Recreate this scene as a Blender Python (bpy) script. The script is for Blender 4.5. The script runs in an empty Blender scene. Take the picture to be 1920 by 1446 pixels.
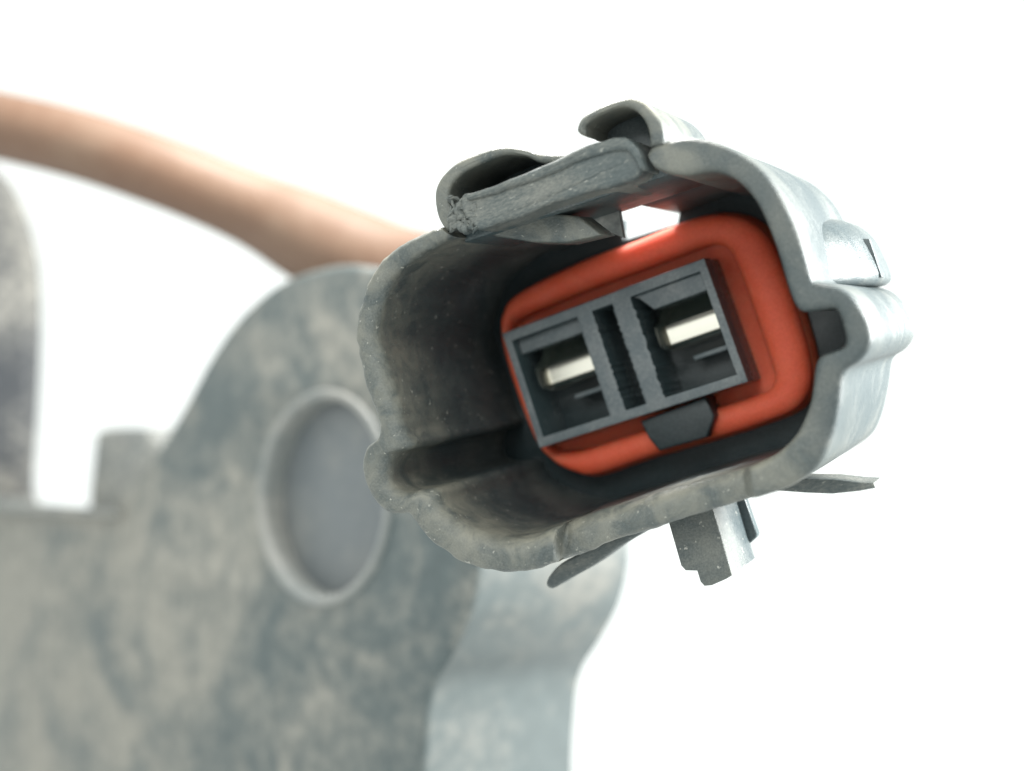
import bpy, bmesh, math, random
from mathutils import Vector, Matrix, noise
random.seed(7)
S = bpy.context.scene
C = S.collection
R = math.radians

# ------------------------------------------------------------------ camera, light, exposure (1 unit = 1 cm)
FX = 1920 * 50 / 36.0                     # focal length in photo pixels
CX, CY = 960.0, 723.0
cam = bpy.data.cameras.new('camera'); cam_o = bpy.data.objects.new('camera', cam); C.objects.link(cam_o)
cam.lens = 50; cam.sensor_width = 36; cam.clip_start = 0.05; cam.clip_end = 500
cam_o.location = (0, 0, 0); cam_o.rotation_euler = (R(90), 0, 0)
cam.dof.use_dof = True; cam.dof.focus_distance = 8.45; cam.dof.aperture_fstop = 0.26
S.camera = cam_o
W = bpy.data.worlds.new('World'); S.world = W; W.use_nodes = True
bg = W.node_tree.nodes['Background']; bg.inputs[0].default_value = (0.95, 1.0, 0.975, 1); bg.inputs[1].default_value = 1.3
S.view_settings.view_transform = 'Standard'; S.view_settings.look = 'None'
S.view_settings.exposure = 0.0; S.view_settings.gamma = 1.0

def area(name, loc, target, size, power, col=(1, 1, 1)):
    l = bpy.data.lights.new(name, 'AREA'); l.shape = 'SQUARE'; l.size = size; l.energy = power; l.color = col
    o = bpy.data.objects.new(name, l); C.objects.link(o); o.location = loc
    o.rotation_euler = (Vector(target) - Vector(loc)).to_track_quat('-Z', 'Y').to_euler(); return o
area('top_softbox_lamp', (-1.2, 14.5, 12.5), (0.2, 9.4, 0.5), 4, 5400, (1, 0.99, 0.96))
area('right_softbox_lamp', (13.0, 9.0, 3.5), (0.8, 9.0, 0), 6, 9500, (0.98, 1.0, 0.985))
area('front_fill_lamp', (-5.0, -6.0, 7.0), (0.5, 8.6, 0.0), 5, 1100, (0.96, 1.0, 0.98))  # added fill to lift the dark cavity, no such source in view

# ------------------------------------------------------------------ helpers
def ray(px, py): return Vector(((px - CX) / FX, 1.0, (CY - py) / FX))
def at(px, py, y): return ray(px, py) * y

class Frame:
    """A plane stack: X right, Y down, Z along the axis that points at the vanishing point."""
    def __init__(s, vpx, vpy, cx, cy, depth, roll):
        s.Z = ray(vpx, vpy).normalized()
        x = Vector((math.cos(R(roll)), 0, math.sin(R(roll))))
        s.X = (x - s.Z * x.dot(s.Z)).normalized(); s.Y = s.Z.cross(s.X)
        s.o = at(cx, cy, depth)
        m = Matrix((s.X, s.Y, s.Z)).transposed().to_4x4(); m.translation = s.o; s.M = m
    def p(s, px, py, z=0.0):
        r = ray(px, py); t = (z + s.o.dot(s.Z)) / r.dot(s.Z); d = r * t - s.o
        return (d.dot(s.X), d.dot(s.Y))

def catmull(pts, n, closed):
    out = []; N = len(pts); dim = len(pts[0])
    for i in range(N if closed else N - 1):
        g = lambda k: pts[k % N] if closed else pts[max(0, min(N - 1, k))]
        a, b, c, d = g(i - 1), g(i), g(i + 1), g(i + 2)
        for j in range(n):
            t = j / n
            out.append(tuple(0.5 * ((2 * b[k]) + (c[k] - a[k]) * t + (2 * a[k] - 5 * b[k] + 4 * c[k] - d[k]) * t * t
                             + (3 * b[k] - a[k] - 3 * c[k] + d[k]) * t ** 3) for k in range(dim)))
    if not closed: out.append(tuple(pts[-1]))
    return out

def empty(name, M, label, cat):
    o = bpy.data.objects.new(name, None); C.objects.link(o); o.matrix_world = M; o.empty_display_size = .2
    o['label'] = label; o['category'] = cat; return o

def link(name, me, mat, parent, label=None, smooth=40):
    o = bpy.data.objects.new(name, me); C.objects.link(o)
    if parent: o.parent = parent
    me.materials.clear(); me.materials.append(mat)
    for p in me.polygons: p.use_smooth = True
    me.set_sharp_from_angle(angle=R(smooth))
    if label: o['label'] = label
    return o

def prism_mesh(loops, z0, z1, bevel=0.02, seg=2):
    cu = bpy.data.curves.new('outline', 'CURVE'); cu.dimensions = '2D'; cu.fill_mode = 'BOTH'
    for L in loops:
        sp = cu.splines.new('POLY'); sp.points.add(len(L) - 1); sp.use_cyclic_u = True
        for k, q in enumerate(L): sp.points[k].co = (q[0], q[1], 0, 1)
    cu.extrude = max(1e-4, (z1 - z0) / 2 - bevel); cu.bevel_depth = bevel; cu.bevel_resolution = seg; cu.offset = -bevel
    o = bpy.data.objects.new('outline', cu); C.objects.link(o)
    dg = bpy.context.evaluated_depsgraph_get()
    me = bpy.data.meshes.new_from_object(o.evaluated_get(dg), depsgraph=dg)
    bpy.data.objects.remove(o); bpy.data.curves.remove(cu)
    bm = bmesh.new(); bm.from_mesh(me)
    bmesh.ops.remove_doubles(bm, verts=bm.verts, dist=1e-4)
    bmesh.ops.translate(bm, verts=bm.verts, vec=(0, 0, (z0 + z1) / 2))
    bmesh.ops.recalc_face_normals(bm, faces=bm.faces)
    bm.to_mesh(me); bm.free(); return me

def join(meshes):
    bm = bmesh.new()
    for m in meshes: bm.from_mesh(m); bpy.data.meshes.remove(m)
    me = bpy.data.meshes.new('joined'); bm.to_mesh(me); bm.free(); return me

def rough(me, amp, scale, amp2=0, scale2=1):
    for v in me.vertices:
        d = noise.noise_vector(v.co * scale) * amp
        if amp2: d += noise.noise_vector(v.co * scale2 + Vector((9, 3, 1))) * amp2
        v.co += d

# ------------------------------------------------------------------ materials
def mat_plastic(name, dark, dust, lo, hi, scale=3.0, rough_=(0.38, 0.75), bump=0.12, fine=70.0, stretch=(1, 1, 1), specks=0.0, ior=1.5, settle=None, mouth=0.0, grit=0.28, drift=None, swirl=0.4):
    m = bpy.data.materials.new(name); m.use_nodes = True; nt = m.node_tree; N = nt.nodes; L = nt.links
    b = N['Principled BSDF']; b.inputs['IOR'].default_value = ior
    tc = N.new('ShaderNodeTexCoord'); mp = N.new('ShaderNodeMapping'); mp.inputs['Scale'].default_value = stretch
    L.new(tc.outputs['Object'], mp.inputs[0])
    def nz(sc, det, dis=0.0):
        n = N.new('ShaderNodeTexNoise'); n.inputs['Scale'].default_value = sc; n.inputs['Detail'].default_value = det
        n.inputs['Roughness'].default_value = 0.62; n.inputs['Distortion'].default_value = dis; L.new(mp.outputs[0], n.inputs['Vector']); return n
    n1 = nz(scale, 8, swirl); n2 = nz(fine, 4)
    mx = N.new('ShaderNodeMath'); mx.operation = 'MULTIPLY_ADD'; mx.inputs[1].default_value = 0.40
    L.new(n2.outputs['Fac'], mx.inputs[0]); L.new(n1.outputs['Fac'], mx.inputs[2])
    sub = N.new('ShaderNodeMath'); sub.operation = 'SUBTRACT'; sub.inputs[1].default_value = 0.20; L.new(mx.outputs[0], sub.inputs[0])
    mr = N.new('ShaderNodeMapRange'); mr.inputs['From Min'].default_value = lo; mr.inputs['From Max'].default_value = hi; mr.interpolation_type = 'SMOOTHSTEP'
    src = sub.outputs[0]
    if drift:                                       # dust lies thicker towards one end
        sx = N.new('ShaderNodeSeparateXYZ'); L.new(tc.outputs['Object'], sx.inputs[0]); dr = N.new('ShaderNodeMapRange')
        for nm, v in zip(('From Min', 'From Max', 'To Min', 'To Max'), drift): dr.inputs[nm].default_value = v
        L.new(sx.outputs[0], dr.inputs['Value']); ad = N.new('ShaderNodeMath'); L.new(src, ad.inputs[0]); L.new(dr.outputs[0], ad.inputs[1]); src = ad.outputs[0]
    L.new(src, mr.inputs['Value'])
    mc = N.new('ShaderNodeMix'); mc.data_type = 'RGBA'; mc.inputs['A'].default_value = (*dark, 1); mc.inputs['B'].default_value = (*dust, 1)
    L.new(mr.outputs[0], mc.inputs['Factor']); col = mc.outputs['Result']
    gr = N.new('ShaderNodeMapRange'); gr.inputs['From Min'].default_value = 0.3; gr.inputs['From Max'].default_value = 0.7
    gr.inputs['To Min'].default_value = 1 - grit; gr.inputs['To Max'].default_value = 1 + grit; L.new(n2.outputs['Fac'], gr.inputs['Value'])
    gm = N.new('ShaderNodeVectorMath'); gm.operation = 'SCALE'; L.new(col, gm.inputs[0]); L.new(gr.outputs[0], gm.inputs['Scale']); col = gm.outputs[0]
    if specks:
        n3 = nz(26, 2); r3 = N.new('ShaderNodeMapRange'); r3.inputs['From Min'].default_value = 0.66; r3.inputs['From Max'].default_value = 0.74
        r3.inputs['To Max'].default_value = specks; L.new(n3.outputs['Fac'], r3.inputs['Value'])
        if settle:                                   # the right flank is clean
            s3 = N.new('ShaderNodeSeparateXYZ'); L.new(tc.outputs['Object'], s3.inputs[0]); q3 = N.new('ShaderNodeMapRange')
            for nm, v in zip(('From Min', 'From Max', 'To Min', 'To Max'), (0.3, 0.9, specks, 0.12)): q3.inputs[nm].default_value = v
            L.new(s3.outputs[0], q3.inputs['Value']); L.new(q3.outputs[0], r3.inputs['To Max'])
        m3 = N.new('ShaderNodeMix'); m3.data_type = 'RGBA'; m3.inputs['B'].default_value = (0.5, 0.49, 0.44, 1)
        L.new(r3.outputs[0], m3.inputs['Factor']); L.new(col, m3.inputs['A']); col = m3.outputs['Result']
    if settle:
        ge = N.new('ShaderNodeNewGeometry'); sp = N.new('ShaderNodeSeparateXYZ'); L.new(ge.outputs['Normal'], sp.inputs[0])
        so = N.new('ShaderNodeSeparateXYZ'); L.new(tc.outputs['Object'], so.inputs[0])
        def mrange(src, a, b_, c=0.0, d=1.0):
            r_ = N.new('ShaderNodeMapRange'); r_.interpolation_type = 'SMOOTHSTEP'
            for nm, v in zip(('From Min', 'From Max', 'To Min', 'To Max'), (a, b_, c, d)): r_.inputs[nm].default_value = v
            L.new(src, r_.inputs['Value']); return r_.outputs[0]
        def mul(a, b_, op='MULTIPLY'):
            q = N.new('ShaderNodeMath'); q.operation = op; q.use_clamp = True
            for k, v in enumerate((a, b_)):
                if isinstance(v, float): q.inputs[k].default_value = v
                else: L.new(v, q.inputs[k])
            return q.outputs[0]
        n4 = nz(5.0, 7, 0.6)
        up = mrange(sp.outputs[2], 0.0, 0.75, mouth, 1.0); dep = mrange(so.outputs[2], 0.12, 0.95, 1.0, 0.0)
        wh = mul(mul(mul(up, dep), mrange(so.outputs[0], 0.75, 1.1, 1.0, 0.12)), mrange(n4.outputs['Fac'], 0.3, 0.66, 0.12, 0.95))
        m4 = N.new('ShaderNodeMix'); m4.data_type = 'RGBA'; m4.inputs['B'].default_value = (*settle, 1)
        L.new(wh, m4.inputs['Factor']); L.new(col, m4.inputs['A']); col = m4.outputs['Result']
    L.new(col, b.inputs['Base Color'])
    rr = N.new('ShaderNodeMapRange'); rr.inputs['To Min'].default_value = rough_[0]; rr.inputs['To Max'].default_value = rough_[1]
    L.new(mr.outputs[0], rr.inputs['Value']); L.new(rr.outputs[0], b.inputs['Roughness'])
    bp = N.new('ShaderNodeBump'); bp.inputs['Strength'].default_value = bump; bp.inputs['Distance'].default_value = 0.05
    L.new(mx.outputs[0], bp.inputs['Height']); L.new(bp.outputs[0], b.inputs['Normal'])
    return m

DK = (0.034, 0.050, 0.055)
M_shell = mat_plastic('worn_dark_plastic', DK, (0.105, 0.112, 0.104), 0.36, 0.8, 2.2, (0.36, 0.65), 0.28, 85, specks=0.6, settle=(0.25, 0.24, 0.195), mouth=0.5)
M_dusty = mat_plastic('dusty_dark_plastic', (0.062, 0.078, 0.079), (0.17, 0.172, 0.155), 0.36, 0.72, 2.6, (0.5, 0.8), 0.25, 60, (0.6, 1.4, 1), specks=0.4, grit=0.14)
M_inner = mat_plastic('clean_dark_plastic', (0.048, 0.068, 0.073), (0.11, 0.112, 0.106), 0.42, 0.8, 3.0, (0.4, 0.6), 0.1, 60)
M_block = mat_plastic('dark_block_plastic', (0.055, 0.08, 0.087), (0.075, 0.096, 0.10), 0.4, 0.75, 4.0, (0.2, 0.3), 0.05, 55, grit=0.1)
M_recess = mat_plastic('recess_shade_plastic', (0.018, 0.029, 0.032), (0.03, 0.038, 0.041), 0.4, 0.75, 4.0, (0.4, 0.5), 0.1, 55)  # near-black colour stands in for shade on the recessed floor and key
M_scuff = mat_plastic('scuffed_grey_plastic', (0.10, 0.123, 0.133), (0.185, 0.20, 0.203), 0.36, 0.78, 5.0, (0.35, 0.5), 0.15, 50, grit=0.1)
M_brk = mat_plastic('stained_grey_plastic', (0.066, 0.087, 0.089), (0.26, 0.25, 0.22), 0.34, 0.72, 0.72, (0.5, 0.8), 0.12, 6, (0.7, 0.8, 1), grit=0.1, drift=(-7, 2, 0.09, -0.05), swirl=0.9)
M_collar = mat_plastic('hole_rim_plastic', (0.19, 0.205, 0.20), (0.27, 0.265, 0.245), 0.35, 0.7, 0.6, (0.5, 0.6), 0.03, 6, grit=0.05)
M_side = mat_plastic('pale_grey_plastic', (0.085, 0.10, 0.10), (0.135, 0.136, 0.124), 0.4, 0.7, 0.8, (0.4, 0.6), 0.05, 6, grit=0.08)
M_rail = mat_plastic('pale_dusty_lit_plastic', (0.16, 0.17, 0.165), (0.3, 0.295, 0.27), 0.4, 0.66, 1.2, (0.5, 0.8), 0.2, 9)  # dust tone; also paints the light on the latch rib and plate edge
M_hole = mat_plastic('smooth_grey_plastic', (0.125, 0.14, 0.148), (0.17, 0.178, 0.175), 0.4, 0.7, 0.8, (0.45, 0.6), 0.05, 6, grit=0.05)
M_post = mat_plastic('mottled_post_plastic', (0.03, 0.034, 0.04), (0.24, 0.23, 0.205), 0.42, 0.64, 0.30, (0.5, 0.8), 0.1, 6, grit=0.1)
M_seal = mat_plastic('orange_red_silicone', (0.68, 0.10, 0.045), (0.72, 0.13, 0.068), 0.3, 0.7, 4.0, (0.58, 0.7), 0.05, 60, ior=1.42, grit=0.07)
bs = M_seal.node_tree.nodes['Principled BSDF']; bs.inputs['Subsurface Weight'].default_value = 0.7
bs.inputs['Subsurface Radius'].default_value = (0.22, 0.05, 0.02); bs.inputs['Subsurface Scale'].default_value = 1.0
M_cable = mat_plastic('orange_cable_rubber', (0.15, 0.082, 0.05), (0.182, 0.118, 0.08), 0.3, 0.75, 0.6, (0.5, 0.65), 0.06, 8, grit=0.05)
M_metal = bpy.data.materials.new('tinned_brass'); M_metal.use_nodes = True
bm_ = M_metal.node_tree.nodes['Principled BSDF']; bm_.inputs['Base Color'].default_value = (0.78, 0.75, 0.66, 1)
bm_.inputs['Metallic'].default_value = 1; bm_.inputs['Roughness'].default_value = 0.24

# ------------------------------------------------------------------ the connector
F = Frame(2050, 560, 1120, 640, 8.0, 19)
conn = empty('electrical_connector', F.M, 'dark dusty two-pin plastic connector with orange-red seal, sharp in front of the grey bracket', 'connector')
P = lambda pts, z=0.0: [F.p(x, y, z) for x, y in pts]
def loop(pts, z=0.0, n=0): 
    L = P(pts, z); return catmull(L, n, True) if n else L

# shell wall: outer x, outer y, inner x, inner y, front z
RIM = [
 (824,426, 846,446, 0.0), (800,433, 822,456, 0), (774,444, 793,472, 0), (727,472, 748,504, 0), (696,513, 722,545, 0), (674,566, 710,590, 0), (665,612, 704,622, 0),
 (668,650, 709,655, 0), (678,704, 724,702, 0), (692,748, 739,748, 0), (702,780, 748,785, 0), (709,808, 756,812, 0), (704,822, 768,830, 0), (687,836, 764,843, 0), (678,858, 735,854, 0),
 (677,884, 726,872, 0), (686,916, 725,898, 0), (704,945, 735,915, 0), (735,964, 757,924, 0), (763,962, 786,921, 0), (776,978, 810,922, 0), (796,1006, 822,948, 0),
 (830,1036, 846,972, 0), (874,1060, 885,997, 0), (928,1073, 940,1012, 0), (982,1073, 992,1006, 0), (1026,1062, 1028,993, 0), (1040,1057, 1042,988, 0.02), (1052,1053, 1055,983, 0.15), (1075,1044, 1075,976, 0.16),
 (1108,1031, 1105,967, 0.16), (1190,1002, 1180,942, 0.16), (1284,972, 1270,914, 0.16), (1340,954, 1330,897, 0.16), (1390,939, 1380,883, 0.16), (1402,936, 1394,879, 0.14), (1413,935, 1404,876, -0.02), (1430,930, 1418,871, -0.03),
 (1482,912, 1455,852, -0.03), (1536,874, 1490,818, -0.03), (1562,820, 1510,780, 0), (1576,760, 1521,745, 0), (1581,712, 1525,708, 0), (1590,692, 1529,682, 0), (1612,678, 1541,667, 0),
 (1630,655, 1576,655, 0), (1635,630, 1585,640, 0), (1626,598, 1579,610, 0), (1604,563, 1570,585, 0), (1577,541, 1557,579, 0), (1545,532, 1518,585, 0), (1527,529, 1495,580, 0),
 (1519,506, 1478,543, 0), (1506,460, 1462,488, 0), (1484,404, 1446,441, 0), (1456,351, 1428,398, 0), (1421,310, 1406,363, 0), (1377,282, 1376,335, 0),
 (1327,262, 1344,322, 0), (1281,257, 1312,325, 0), (1243,266, 1284,330, 0), (1222,273, 1250,325, 0), (1213,286, 1228,316, 0)]
def build_shell():
    pts = []
    for ox, oy, ix, iy, z in RIM:
        pts.append((*F.p(ox, oy, z), *F.p(ix, iy, z), z))
    path = catmull(pts, 14, False)
    for _ in range(2):
        path = [path[0]] + [tuple(sum(path[min(max(i + k, 0), len(path) - 1)][d] for k in range(-3, 4)) / 7 for d in range(5)) for i in range(1, len(path) - 1)] + [path[-1]]
    zb = 1.92; r = 0.045
    # cross section round: outer back -> outer front -> rounded lip -> inner front -> inner back
    verts = []; faces = []; ring = None
    for ox, oy, ix, iy, z in path:
        o = Vector((ox, oy)); i = Vector((ix, iy)); d = i - o; w = d.length; d /= w
        kx = 1 - min(1, max(0, (i.x + 0.2) / 0.9)); rr = min(r, w * 0.4); ri = min(r + 0.075 * kx, w * 0.55); col = []
        def q(off, zz): p = o + d * off; col.append((p.x, p.y, zz))
        for t in (1, .8, .6, .42, .27, .15, .06): q(0, z + rr + (zb - z - rr) * t)
        for k in range(6):
            a = k / 5 * math.pi / 2; q(rr * (1 - math.cos(a)), z + rr * (1 - math.sin(a)))
        for t in (.33, .66): q(rr + (w - rr - ri) * t, z)
        for k in range(6):
            a = math.pi / 2 - k / 5 * math.pi / 2; q(w - ri * (1 - math.cos(a)), z + ri * (1 - math.sin(a)))
        for t in (.06, .15, .27, .42, .6, .8, 1): q(w, z + ri + (zb - z - ri) * t)
        n = len(col); b = len(verts); verts += col
        if ring is not None:
            for k in range(n): faces.append((ring + k, ring + (k + 1) % n, b + (k + 1) % n, b + k))
        ring = b
    faces.append(tuple(range(n))); faces.append(tuple(reversed(range(ring, ring + n))))
    me = bpy.data.meshes.new('shell'); me.from_pydata(verts, [], faces)
    bm = bmesh.new(); bm.from_mesh(me); bmesh.ops.recalc_face_normals(bm, faces=bm.faces); bm.to_mesh(me); bm.free()
    for v in me.vertices:                            # the left and lower rim is chewed, the right one is smooth
        k = 1.0 - min(1, max(0, (v.co.x + 0.1) / 0.9))
        v.co += noise.noise_vector(v.co * 4) * (0.003 + 0.006 * k) + noise.noise_vector(v.co * 17) * 0.007 * k
    return me
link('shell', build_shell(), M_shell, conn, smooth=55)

# top wall of the shell behind the latch, notched at the back where daylight comes through
def wall_y(x): return 446 + (x - 860) * (320 - 446) / (1240 - 860)
def wall_piece(x0, x1, z0, z1):
    xs = [x0 + (x1 - x0) * k / 6 for k in range(7)]
    pts = [(x, wall_y(x)) for x in xs] + [(x, wall_y(x) - 22) for x in reversed(xs)]
    return prism_mesh([P(pts)], z0, z1, 0.012, 1)
link('top_wall', join([wall_piece(842, 1244, 0.22, 1.02), wall_piece(842, 985, 1.02, 1.92), wall_piece(1104, 1244, 1.02, 1.92)]), M_inner, conn)

# cavity floor
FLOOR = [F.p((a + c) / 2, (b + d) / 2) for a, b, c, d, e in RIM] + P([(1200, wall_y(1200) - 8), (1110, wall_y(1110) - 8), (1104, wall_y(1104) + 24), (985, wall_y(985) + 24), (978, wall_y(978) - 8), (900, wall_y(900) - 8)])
link('cavity_floor', prism_mesh([FLOOR], 1.84, 1.95, 0.01, 1), M_recess, conn)
rear = [(900,520),(1000,470),(1300,380),(1380,400),(1420,480),(1470,640),(1480,740),(1420,810),(1100,910),(1010,900),(950,830),(890,640)]
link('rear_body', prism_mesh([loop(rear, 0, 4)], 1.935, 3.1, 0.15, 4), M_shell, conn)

# latch: loop on the left, arm across, hook on the right
LOOP_O = [(836,436),(820,412),(814,380),(817,352),(830,328),(858,305),(899,285),(946,274),(977,279),(1005,286),(1036,290),(1062,290)]
LOOP_I = [(1062,306),(1036,308),(1009,305),(984,293),(945,290),(906,305),(866,327),(846,348),(842,374),(850,400),(866,424)]
def band(o, i, z, n=5): return catmull(P(o, z), n, False) + catmull(P(i, z), n, False)
me = prism_mesh([band(LOOP_O, LOOP_I, 0.03)], 0.03, 0.78, 0.028, 3); rough(me, 0.008, 6)
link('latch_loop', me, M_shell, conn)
inner_web = [(835,420),(826,385),(832,350),(862,320),(905,300),(945,286),(980,292),(1005,303),(1040,310),(1000,360),(880,420)]
me = prism_mesh([P(inner_web)], 0.62, 0.72, 0.01, 1)
link('loop_web', me, M_inner, conn)
ARM = [(866,364),(884,361),(940,342),(1000,319),(1070,286),(1130,264),(1160,258),(1176,263),(1192,284),(1204,312),(1196,328),(1152,350),(1096,362),(1052,377),(1000,396),(940,418),(900,431),(884,424),(868,404),(860,382)]
me = prism_mesh([catmull(P(ARM, -0.02), 4, True)], -0.02, 0.72, 0.035, 4); rough(me, 0.012, 5, 0.005, 22)
link('latch_arm', me, M_dusty, conn)
STRIP = [(872,362),(886,360),(940,341),(1000,318),(1070,285),(1130,263),(1160,257),(1178,262),(1196,284),(1208,314),(1198,318),(1184,296),(1168,283),(1134,287),(1074,306),(1004,336),(944,356),(892,373),(874,374)]
me = prism_mesh([catmull(P(STRIP, -0.06), 4, True)], -0.06, 0.6, 0.028, 3); rough(me, 0.010, 5, 0.005, 22)
link('arm_edge', me, M_dusty, conn)
# torn, frayed left end of the arm
def frayed():
    bm = bmesh.new(); rnd = random.Random(11)
    for k in range(52):
        big = k < 24; t = rnd.random(); px = 842 + 50 * t + rnd.uniform(-5, 5); py = 372 + 50 * rnd.random() + t * 10
        x, y = F.p(px, py, -0.01); s = rnd.uniform(0.022, 0.04) if big else rnd.uniform(0.008, 0.014)
        r = bmesh.ops.create_icosphere(bm, subdivisions=3 if big else 2, radius=1)
        rot = Matrix.Rotation(rnd.uniform(0, 3.14), 4, 'Z') @ Matrix.Rotation(rnd.uniform(-.5, .5), 4, 'X')
        m = Matrix.Translation((x, y, 0.03 if big else 0.0)) @ rot @ Matrix.Diagonal((s * (rnd.uniform(.9, 1.6) if big else rnd.uniform(2, 4)), s * .8, s * 1.5, 1))
        bmesh.ops.transform(bm, matrix=m, verts=r['verts'])
    me = bpy.data.meshes.new('frayed'); bm.to_mesh(me); bm.free(); rough(me, 0.024, 14, 0.008, 50); return me
link('frayed_edge', frayed(), M_dusty, conn)
# ledges under the arm
me = prism_mesh([P([(884,428),(905,428),(1009,398),(1085,405),(1130,440),(1060,456),(1000,455),(930,444)], 0.30)], 0.30, 0.55, 0.02, 2); rough(me, .006, 6)
link('latch_ledge', me, M_shell, conn)
me = prism_mesh([P([(1012,400),(1060,372),(1152,372),(1160,392),(1169,446),(1120,428),(1070,412)], 0.94)], 0.94, 1.0, 0.012, 2); rough(me, .006, 6)
link('latch_rib', me, M_rail, conn, label='dusty rib under the latch arm, coloured pale for the window light')  # pale colour is dust plus painted light from the notch
HOOK_O = [(1098,256),(1085,250),(1081,240),(1090,219),(1112,205),(1140,194),(1177,183),(1202,190),(1220,203),(1236,222),(1244,242),(1246,272)]
HOOK_I = [(1217,276),(1215,250),(1208,228),(1196,213),(1180,203),(1160,202),(1136,210),(1112,221),(1097,236)]
me = prism_mesh([band(HOOK_O, HOOK_I, 0.0)], 0.0, 0.98, 0.03, 3); rough(me, 0.006, 6)
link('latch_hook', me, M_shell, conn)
me = prism_mesh([P([(1098,246),(1112,224),(1140,207),(1180,202),(1212,224),(1222,270),(1250,330),(1190,345),(1160,270),(1118,264)], 0.40)], 0.40, 0.5, 0.01, 1)
link('hook_web', me, M_inner, conn)

# outer rib with a dark strip as slot shade, high on the right flank
RIB = [(1545,420),(1580,414),(1614,436),(1636,470),(1654,522),(1620,536),(1570,500)]
def build_rib():
    B = catmull(P(RIB, 1.40), 4, True); inn_ = Vector(F.p(1200, 560)); V = []; Fc = []; n = len(B)
    for z, k in ((0.60, 0.84), (1.0, 0.94), (1.40, 1.0), (1.84, 1.0), (1.88, 0.97)):
        for q in B: p = inn_ + (Vector(q) - inn_) * k; V.append((p.x, p.y, z))
    for a in range(4):
        for k in range(n): Fc.append((a*n + k, a*n + (k+1) % n, (a+1)*n + (k+1) % n, (a+1)*n + k))
    Fc.append(tuple(range(n))); Fc.append(tuple(range(4*n, 5*n)))
    me = bpy.data.meshes.new('rib'); me.from_pydata(V, [], Fc)
    bm = bmesh.new(); bm.from_mesh(me); bmesh.ops.recalc_face_normals(bm, faces=bm.faces); bm.to_mesh(me); bm.free(); return me
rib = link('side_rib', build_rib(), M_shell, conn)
me = prism_mesh([P([(1600,446),(1630,448),(1654,520),(1620,524)], 1.34)], 1.34, 1.44, 0.006, 1)
link('slot_shade_strip', me, M_inner, rib)

# terminal block: a grid of solid cells
Z0 = 1.36
TL, TR, BR, BL = [Vector(F.p(*q, Z0)) for q in ((941,626),(1320,484),(1403,716),(1011,841))]
def uv(u, v): return TL * (1-u)*(1-v) + TR * u*(1-v) + BR * u*v + BL * (1-u)*v
# seal
SEAL = [(938,622,1005,645),(943,580,1010,628),(972,544,1028,616),(1080,489,1090,592),(1180,452,1180,557),(1270,416,1260,527),(1340,397,1330,502),(1400,404,1352,500),(1445,440,1370,516),
 (1475,500,1386,550),(1503,590,1405,604),(1522,660,1424,660),(1526,720,1434,692),(1497,770,1424,706),(1420,803,1396,716),(1340,828,1316,744),(1220,862,1220,777),(1120,895,1120,810),(1080,890,1088,816),(1040,868,1074,802),(1000,820,1064,775),(955,700,1028,705)]
def build_seal(prof, name):
    def inn(x, y):                                   # inner edge: the nearest point just inside the block's side
        best = None
        for q in range(400):
            t = q / 100; e = .012
            u, v = ((t, e), (1 - e, t - 1), (3 - t, 1 - e), (e, 4 - t))[int(t)]
            u = min(max(u, e), 1 - e); v = min(max(v, e), 1 - e); p = uv(u, v)
            g = (p.x - x) ** 2 + (p.y - y) ** 2
            if best is None or g < best[0]: best = (g, p.x, p.y)
        return best[1:]
    path = catmull([(*F.p(a, b, 1.6), c, d) for a, b, c, d in SEAL], 8, True)
    path = [(a, b, *inn(a, b)) for a, b, c, d in path]
    V = []; Fc = []; n = len(prof); N = len(path)
    for a, b, c, d in path:
        for u, z in prof: V.append((a + (c - a) * u, b + (d - b) * u, z))
    for i in range(N):
        for k in range(n):
            Fc.append((i * n + k, i * n + (k + 1) % n, ((i + 1) % N) * n + (k + 1) % n, ((i + 1) % N) * n + k))
    me = bpy.data.meshes.new(name); me.from_pydata(V, [], Fc)
    bm = bmesh.new(); bm.from_mesh(me); bmesh.ops.recalc_face_normals(bm, faces=bm.faces); bm.to_mesh(me); bm.free(); return me
base = [(0.0, 1.835), (0.0, 1.72), (0.05, 1.68), (0.4, 1.70), (0.72, 1.73), (1.0, 1.74), (1.0, 1.836)]
seal = link('seal', build_seal(base, 'seal'), M_seal, conn)
ridge = [(0.05, 1.72)] + [(0.05 + 0.31 - 0.31 * math.cos(a), 1.67 - 0.12 * math.sin(a) ** 0.7) for a in [k / 11 * math.pi for k in range(1, 11)]] + [(0.67, 1.76)]
link('seal_ridge', build_seal(ridge, 'seal_ridge'), M_seal, seal)

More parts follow.
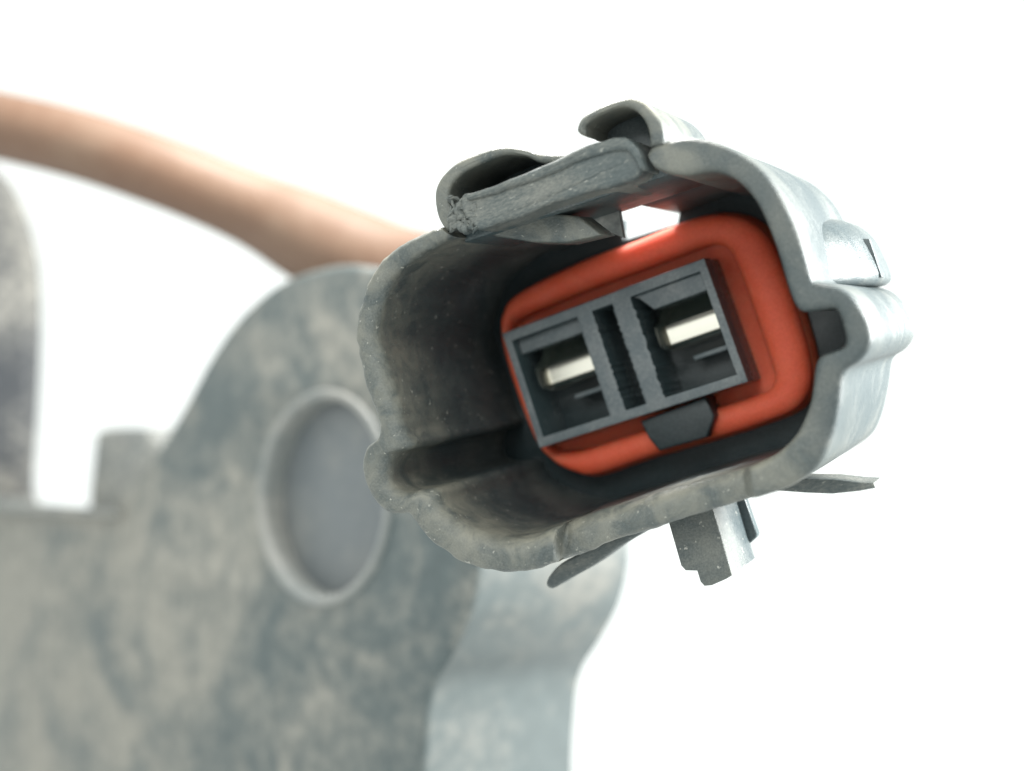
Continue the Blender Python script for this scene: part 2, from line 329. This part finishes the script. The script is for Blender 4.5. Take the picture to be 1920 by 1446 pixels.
def build_block():
    ub = [0, .035, .366, .444, .540, .632, .962, 1]; vb = [0, .085, .92, 1]
    us = []; 
    for a, b in zip(ub, ub[1:]): us += [a + (b - a) * k / 6 for k in range(6)]
    us.append(1); vs = []
    for a, b, n in ((0, .085, 3), (.085, .92, 44), (.92, 1, 3)): vs += [a + (b - a) * k / n for k in range(n)]
    vs.append(1)
    def solid(u, v): return not (.085 < v < .92 and (.035 < u < .366 or .444 < u < .540 or .632 < u < .962))
    nu, nv = len(us), len(vs); rnd = random.Random(3)
    jit = {(i, j): (noise.noise(Vector((us[i] * 9, vs[j] * 38, 2))) * .010 if .4 < us[i] < .65 and .1 < vs[j] < .9 else noise.noise(Vector((us[i] * 30, vs[j] * 30, 5))) * .002) for i in range(nu) for j in range(nv)}
    bm = bmesh.new(); top = {}
    def vert(i, j):
        if (i, j) not in top:
            p = uv(us[i] + jit[i, j], vs[j]); top[i, j] = bm.verts.new((p.x, p.y, Z0))
        return top[i, j]
    fs = []
    for i in range(nu - 1):
        for j in range(nv - 1):
            if solid((us[i] + us[i+1]) / 2, (vs[j] + vs[j+1]) / 2):
                fs.append(bm.faces.new((vert(i, j), vert(i+1, j), vert(i+1, j+1), vert(i, j+1))))
    r = bmesh.ops.extrude_face_region(bm, geom=fs)
    nv_ = [e for e in r['geom'] if isinstance(e, bmesh.types.BMVert)]
    bmesh.ops.translate(bm, verts=nv_, vec=(0, 0, 1.845 - Z0))
    bmesh.ops.recalc_face_normals(bm, faces=bm.faces)
    be = [e for e in bm.edges if len(e.link_faces) == 2 and all(abs(v.co.z - Z0) < 1e-5 for v in e.verts) and e.calc_face_angle(0) > .8]
    bmesh.ops.bevel(bm, geom=be, offset=0.016, segments=2, profile=.5, affect='EDGES', clamp_overlap=True)
    me = bpy.data.meshes.new('terminal_block'); bm.to_mesh(me); bm.free(); return me
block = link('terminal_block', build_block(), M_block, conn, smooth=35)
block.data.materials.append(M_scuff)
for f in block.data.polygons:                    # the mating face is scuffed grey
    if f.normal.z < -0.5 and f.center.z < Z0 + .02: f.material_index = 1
SHELF = []
def uvbox(us0, z0, z1, bevel=.01): return prism_mesh([[uv(u, v) for u, v in us0]], z0, z1, bevel, 2)
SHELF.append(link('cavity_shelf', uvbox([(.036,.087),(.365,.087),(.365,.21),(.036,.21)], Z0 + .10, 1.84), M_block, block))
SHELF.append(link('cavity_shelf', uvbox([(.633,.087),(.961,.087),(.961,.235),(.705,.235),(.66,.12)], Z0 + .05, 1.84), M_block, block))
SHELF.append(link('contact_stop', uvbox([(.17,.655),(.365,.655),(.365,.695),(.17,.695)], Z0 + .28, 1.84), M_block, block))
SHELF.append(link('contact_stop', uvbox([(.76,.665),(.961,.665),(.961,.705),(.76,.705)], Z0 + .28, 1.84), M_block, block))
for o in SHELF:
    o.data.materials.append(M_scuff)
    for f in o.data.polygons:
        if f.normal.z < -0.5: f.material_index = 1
me = prism_mesh([P([(1200,790),(1322,745),(1340,780),(1326,820),(1236,846),(1216,822)], 1.46)], 1.46, 1.70, .015, 2)
link('block_key', me, M_recess, block)
def contact(u0, u1, dv):
    prof = [(.17, .45), (.20, .40), (.26, .33), (.31, .26), (.335, .19), (.355, .145), (.375, .122), (.42, .110), (.50, .107), (.535, .116), (.555, .15), (.563, .21), (.565, .42)]
    pr = catmull(prof, 5, False); V = []; Fc = []; th = 0.028
    cols = [(u0 - .035, -.075, -.01), (u0 - .022, -.085, 0.0), (u0 - .008, -.06, .012), (u0 + .002, 0, .0), (u0 + .08, 0, 0), (u0 + .16, 0, 0), (u1, 0, 0)]
    for u, dz, dw in cols:
        for v, z in pr: p = uv(u, v + dv + dw); V.append((p.x, p.y, Z0 + z + dz))
    nU = len(cols) - 1
    n = len(pr)
    for k in range(nU):
        for j in range(n - 1): Fc.append((k*n + j, k*n + j + 1, (k+1)*n + j + 1, (k+1)*n + j))
    me = bpy.data.meshes.new('contact'); me.from_pydata(V, [], Fc)
    bm = bmesh.new(); bm.from_mesh(me); bmesh.ops.recalc_face_normals(bm, faces=bm.faces)
    f0 = max(bm.faces, key=lambda f: -f.calc_center_median().z)
    if f0.normal.z > 0: bmesh.ops.reverse_faces(bm, faces=bm.faces)
    bmesh.ops.solidify(bm, geom=bm.faces[:], thickness=th)
    bmesh.ops.recalc_face_normals(bm, faces=bm.faces)
    bm.to_mesh(me); bm.free(); return me
link('contact', contact(.125, .364, 0.0), M_metal, block)
link('contact', contact(.715, .960, 0.01), M_metal, block)

# foot and prongs below the shell
FOOT = [(1252,975),(1334,945),(1352,1004),(1374,1078),(1360,1086),(1333,1099),(1320,1100),(1313,1092),(1307,1072),(1284,1071),(1276,1062)]
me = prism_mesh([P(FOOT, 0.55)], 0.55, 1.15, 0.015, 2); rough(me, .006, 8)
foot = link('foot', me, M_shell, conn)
me = prism_mesh([P([(1366,940),(1394,928),(1420,1002),(1418,1008),(1405,1020),(1396,1019),(1380,985)], 1.12)], 1.12, 1.2, 0.012, 2)
link('foot_flange', me, M_inner, foot)
me = prism_mesh([catmull(P([(1024,1098),(1028,1082),(1050,1058),(1090,1036),(1150,1008),(1210,985),(1200,1002),(1160,1026),(1110,1062),(1060,1090),(1036,1104)], 0.7), 3, True)], 0.7, 0.95, 0.02, 2)
link('prong', me, M_dusty, conn)
me = prism_mesh([P([(1430,912),(1500,898),(1560,899),(1612,905),(1638,906),(1642,915),(1610,921),(1560,926),(1510,924),(1455,920)], 0.62)], 0.62, 0.90, 0.006, 2)
link('prong', me, M_dusty, conn)

# ------------------------------------------------------------------ the bracket behind
G = Frame(4374, 950, 620, 930, 14.0, 0)
brk = empty('mounting_bracket', G.M, 'stained grey plastic bracket with a large round hole, out of focus behind the connector', 'bracket')
PLATE = [(302,832),(345,760),(395,668),(450,592),(520,532),(600,502),(670,497),(740,520),(800,580),(850,680),(880,800),(896,950),(896,1060),(884,1130),(868,1175),(842,1228),(815,1275),(803,1320),(797,1380),(792,1460),(790,1700),(-160,1760),(-160,940),(0,955),(205,968),(255,900)]
GP = lambda pts, z=0.0: [G.p(x, y, z) for x, y in pts]
hc = Vector(G.p(602, 932)); HR = abs(G.p(607, 737)[1] - G.p(607, 932)[1])
def circ(r, n=64): return [(hc.x + 1.2 * r * math.cos(2*math.pi*k/n), hc.y + r * math.sin(2*math.pi*k/n)) for k in range(n)]
TH = 1.76
top = catmull(GP(PLATE[:20]), 5, False) + GP(PLATE[20:])
me = prism_mesh([top, circ(HR * 0.97)], 0, TH, 0.07, 3)
plate = link('plate', me, M_brk, brk)
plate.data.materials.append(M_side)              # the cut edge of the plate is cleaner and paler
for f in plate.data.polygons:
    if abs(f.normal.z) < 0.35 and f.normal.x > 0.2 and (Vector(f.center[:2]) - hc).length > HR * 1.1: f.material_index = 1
def build_collar():
    prof = [(1.05, .06), (1.04, -.01), (1.025, -.035), (1.0, -.042), (.97, -.035), (.945, -.005), (.935, .03), (.93, .45)]
    V = []; Fc = []; n = len(prof); N = 96
    for k in range(N):
        a = 2 * math.pi * k / N
        for r, z in prof: V.append((hc.x + 1.2 * HR * r * math.cos(a), hc.y + HR * r * math.sin(a), z))
    for k in range(N):
        for q in range(n - 1): Fc.append((k*n + q, k*n + q + 1, ((k+1) % N)*n + q + 1, ((k+1) % N)*n + q))
    me = bpy.data.meshes.new('collar'); me.from_pydata(V, [], Fc)
    bm = bmesh.new(); bm.from_mesh(me); bmesh.ops.recalc_face_normals(bm, faces=bm.faces); bm.to_mesh(me); bm.free(); return me
link('collar', build_collar(), M_collar, brk)
me = prism_mesh([circ(HR * 0.99)], 0.22, 0.5, 0.02, 1)
link('hole_floor', me, M_hole, brk)
me = prism_mesh([catmull(GP([(172,1000),(176,830),(184,808),(205,802),(262,802),(276,812),(300,850),(300,1000)], 0.6), 4, True)], 0.6, 2.0, 0.08, 3)
link('lug', me, M_rail, brk)
me = prism_mesh([GP([(-160,926),(0,940),(212,956),(214,968),(0,960),(-160,950)], -0.15)], -0.15, -0.02, 0.03, 2)
link('lit_edge_strip', me, M_rail, brk)  # pale strip paints the light along the plate's top edge

# ------------------------------------------------------------------ the post at the left edge
H = Frame(200, 720, 20, 650, 23.0, 0)
post = empty('upright_post', H.M, 'strongly blurred dark rounded post at the left edge, below the orange cable', 'post')
me = prism_mesh([catmull([H.p(*q) for q in ((-190,330),(-120,300),(-40,300),(20,340),(55,420),(72,520),(70,700),(58,900),(48,1010),(-100,1010),(-190,1010))], 5, True)], 0, 1.6, 0.2, 4)
link('post_body', me, M_post, post)
me = prism_mesh([catmull([H.p(*q, -.14) for q in ((-170,960),(-160,930),(30,935),(62,955),(62,1020),(-170,1020))], 3, True)], -0.14, 1.8, 0.06, 3)
link('post_foot', me, M_rail, post)

# ------------------------------------------------------------------ the cable
KEYS = [(-260, 205, 18.0, 62), (-120, 214, 17.8, 63), (0, 236, 17.5, 64), (150, 272, 17.2, 65), (300, 322, 17.0, 66), (420, 370, 16.9, 67), (500, 405, 16.8, 73), (570, 440, 16.6, 84), (650, 478, 16.3, 90), (760, 520, 15.8, 92),
        (900, 545, 14.9, 92), (1060, 580, 13.6, 92), (1200, 605, 12.4, 90), (1310, 615, 11.4, 95), (1370, 622, 10.9, 100)]
def build_cable():
    pts = catmull([(*at(x, y, d), r * d / FX) for x, y, d, r in KEYS], 8, False)
    V = []; Fc = []; n = 32
    for i, q in enumerate(pts):
        p = Vector(q[:3]); t = (Vector(pts[min(i+1, len(pts)-1)][:3]) - Vector(pts[max(i-1, 0)][:3])).normalized()
        a = t.cross(Vector((0, 0, 1))).normalized(); b = a.cross(t)
        for k in range(n):
            g = 2 * math.pi * k / n; V.append(p + (a * math.cos(g) + b * math.sin(g)) * q[3])
    for i in range(len(pts) - 1):
        for k in range(n): Fc.append((i*n + k, i*n + (k+1) % n, (i+1)*n + (k+1) % n, (i+1)*n + k))
    Fc.append(tuple(range(n))); Fc.append(tuple(reversed(range((len(pts)-1)*n, len(pts)*n))))
    me = bpy.data.meshes.new('cable'); me.from_pydata(V, [], Fc)
    bm = bmesh.new(); bm.from_mesh(me); bmesh.ops.recalc_face_normals(bm, faces=bm.faces); bm.to_mesh(me); bm.free(); return me
cable = link('orange_cable', build_cable(), M_cable, None, 'thick orange cable curving in from the left to behind the bracket')
cable['category'] = 'cable'
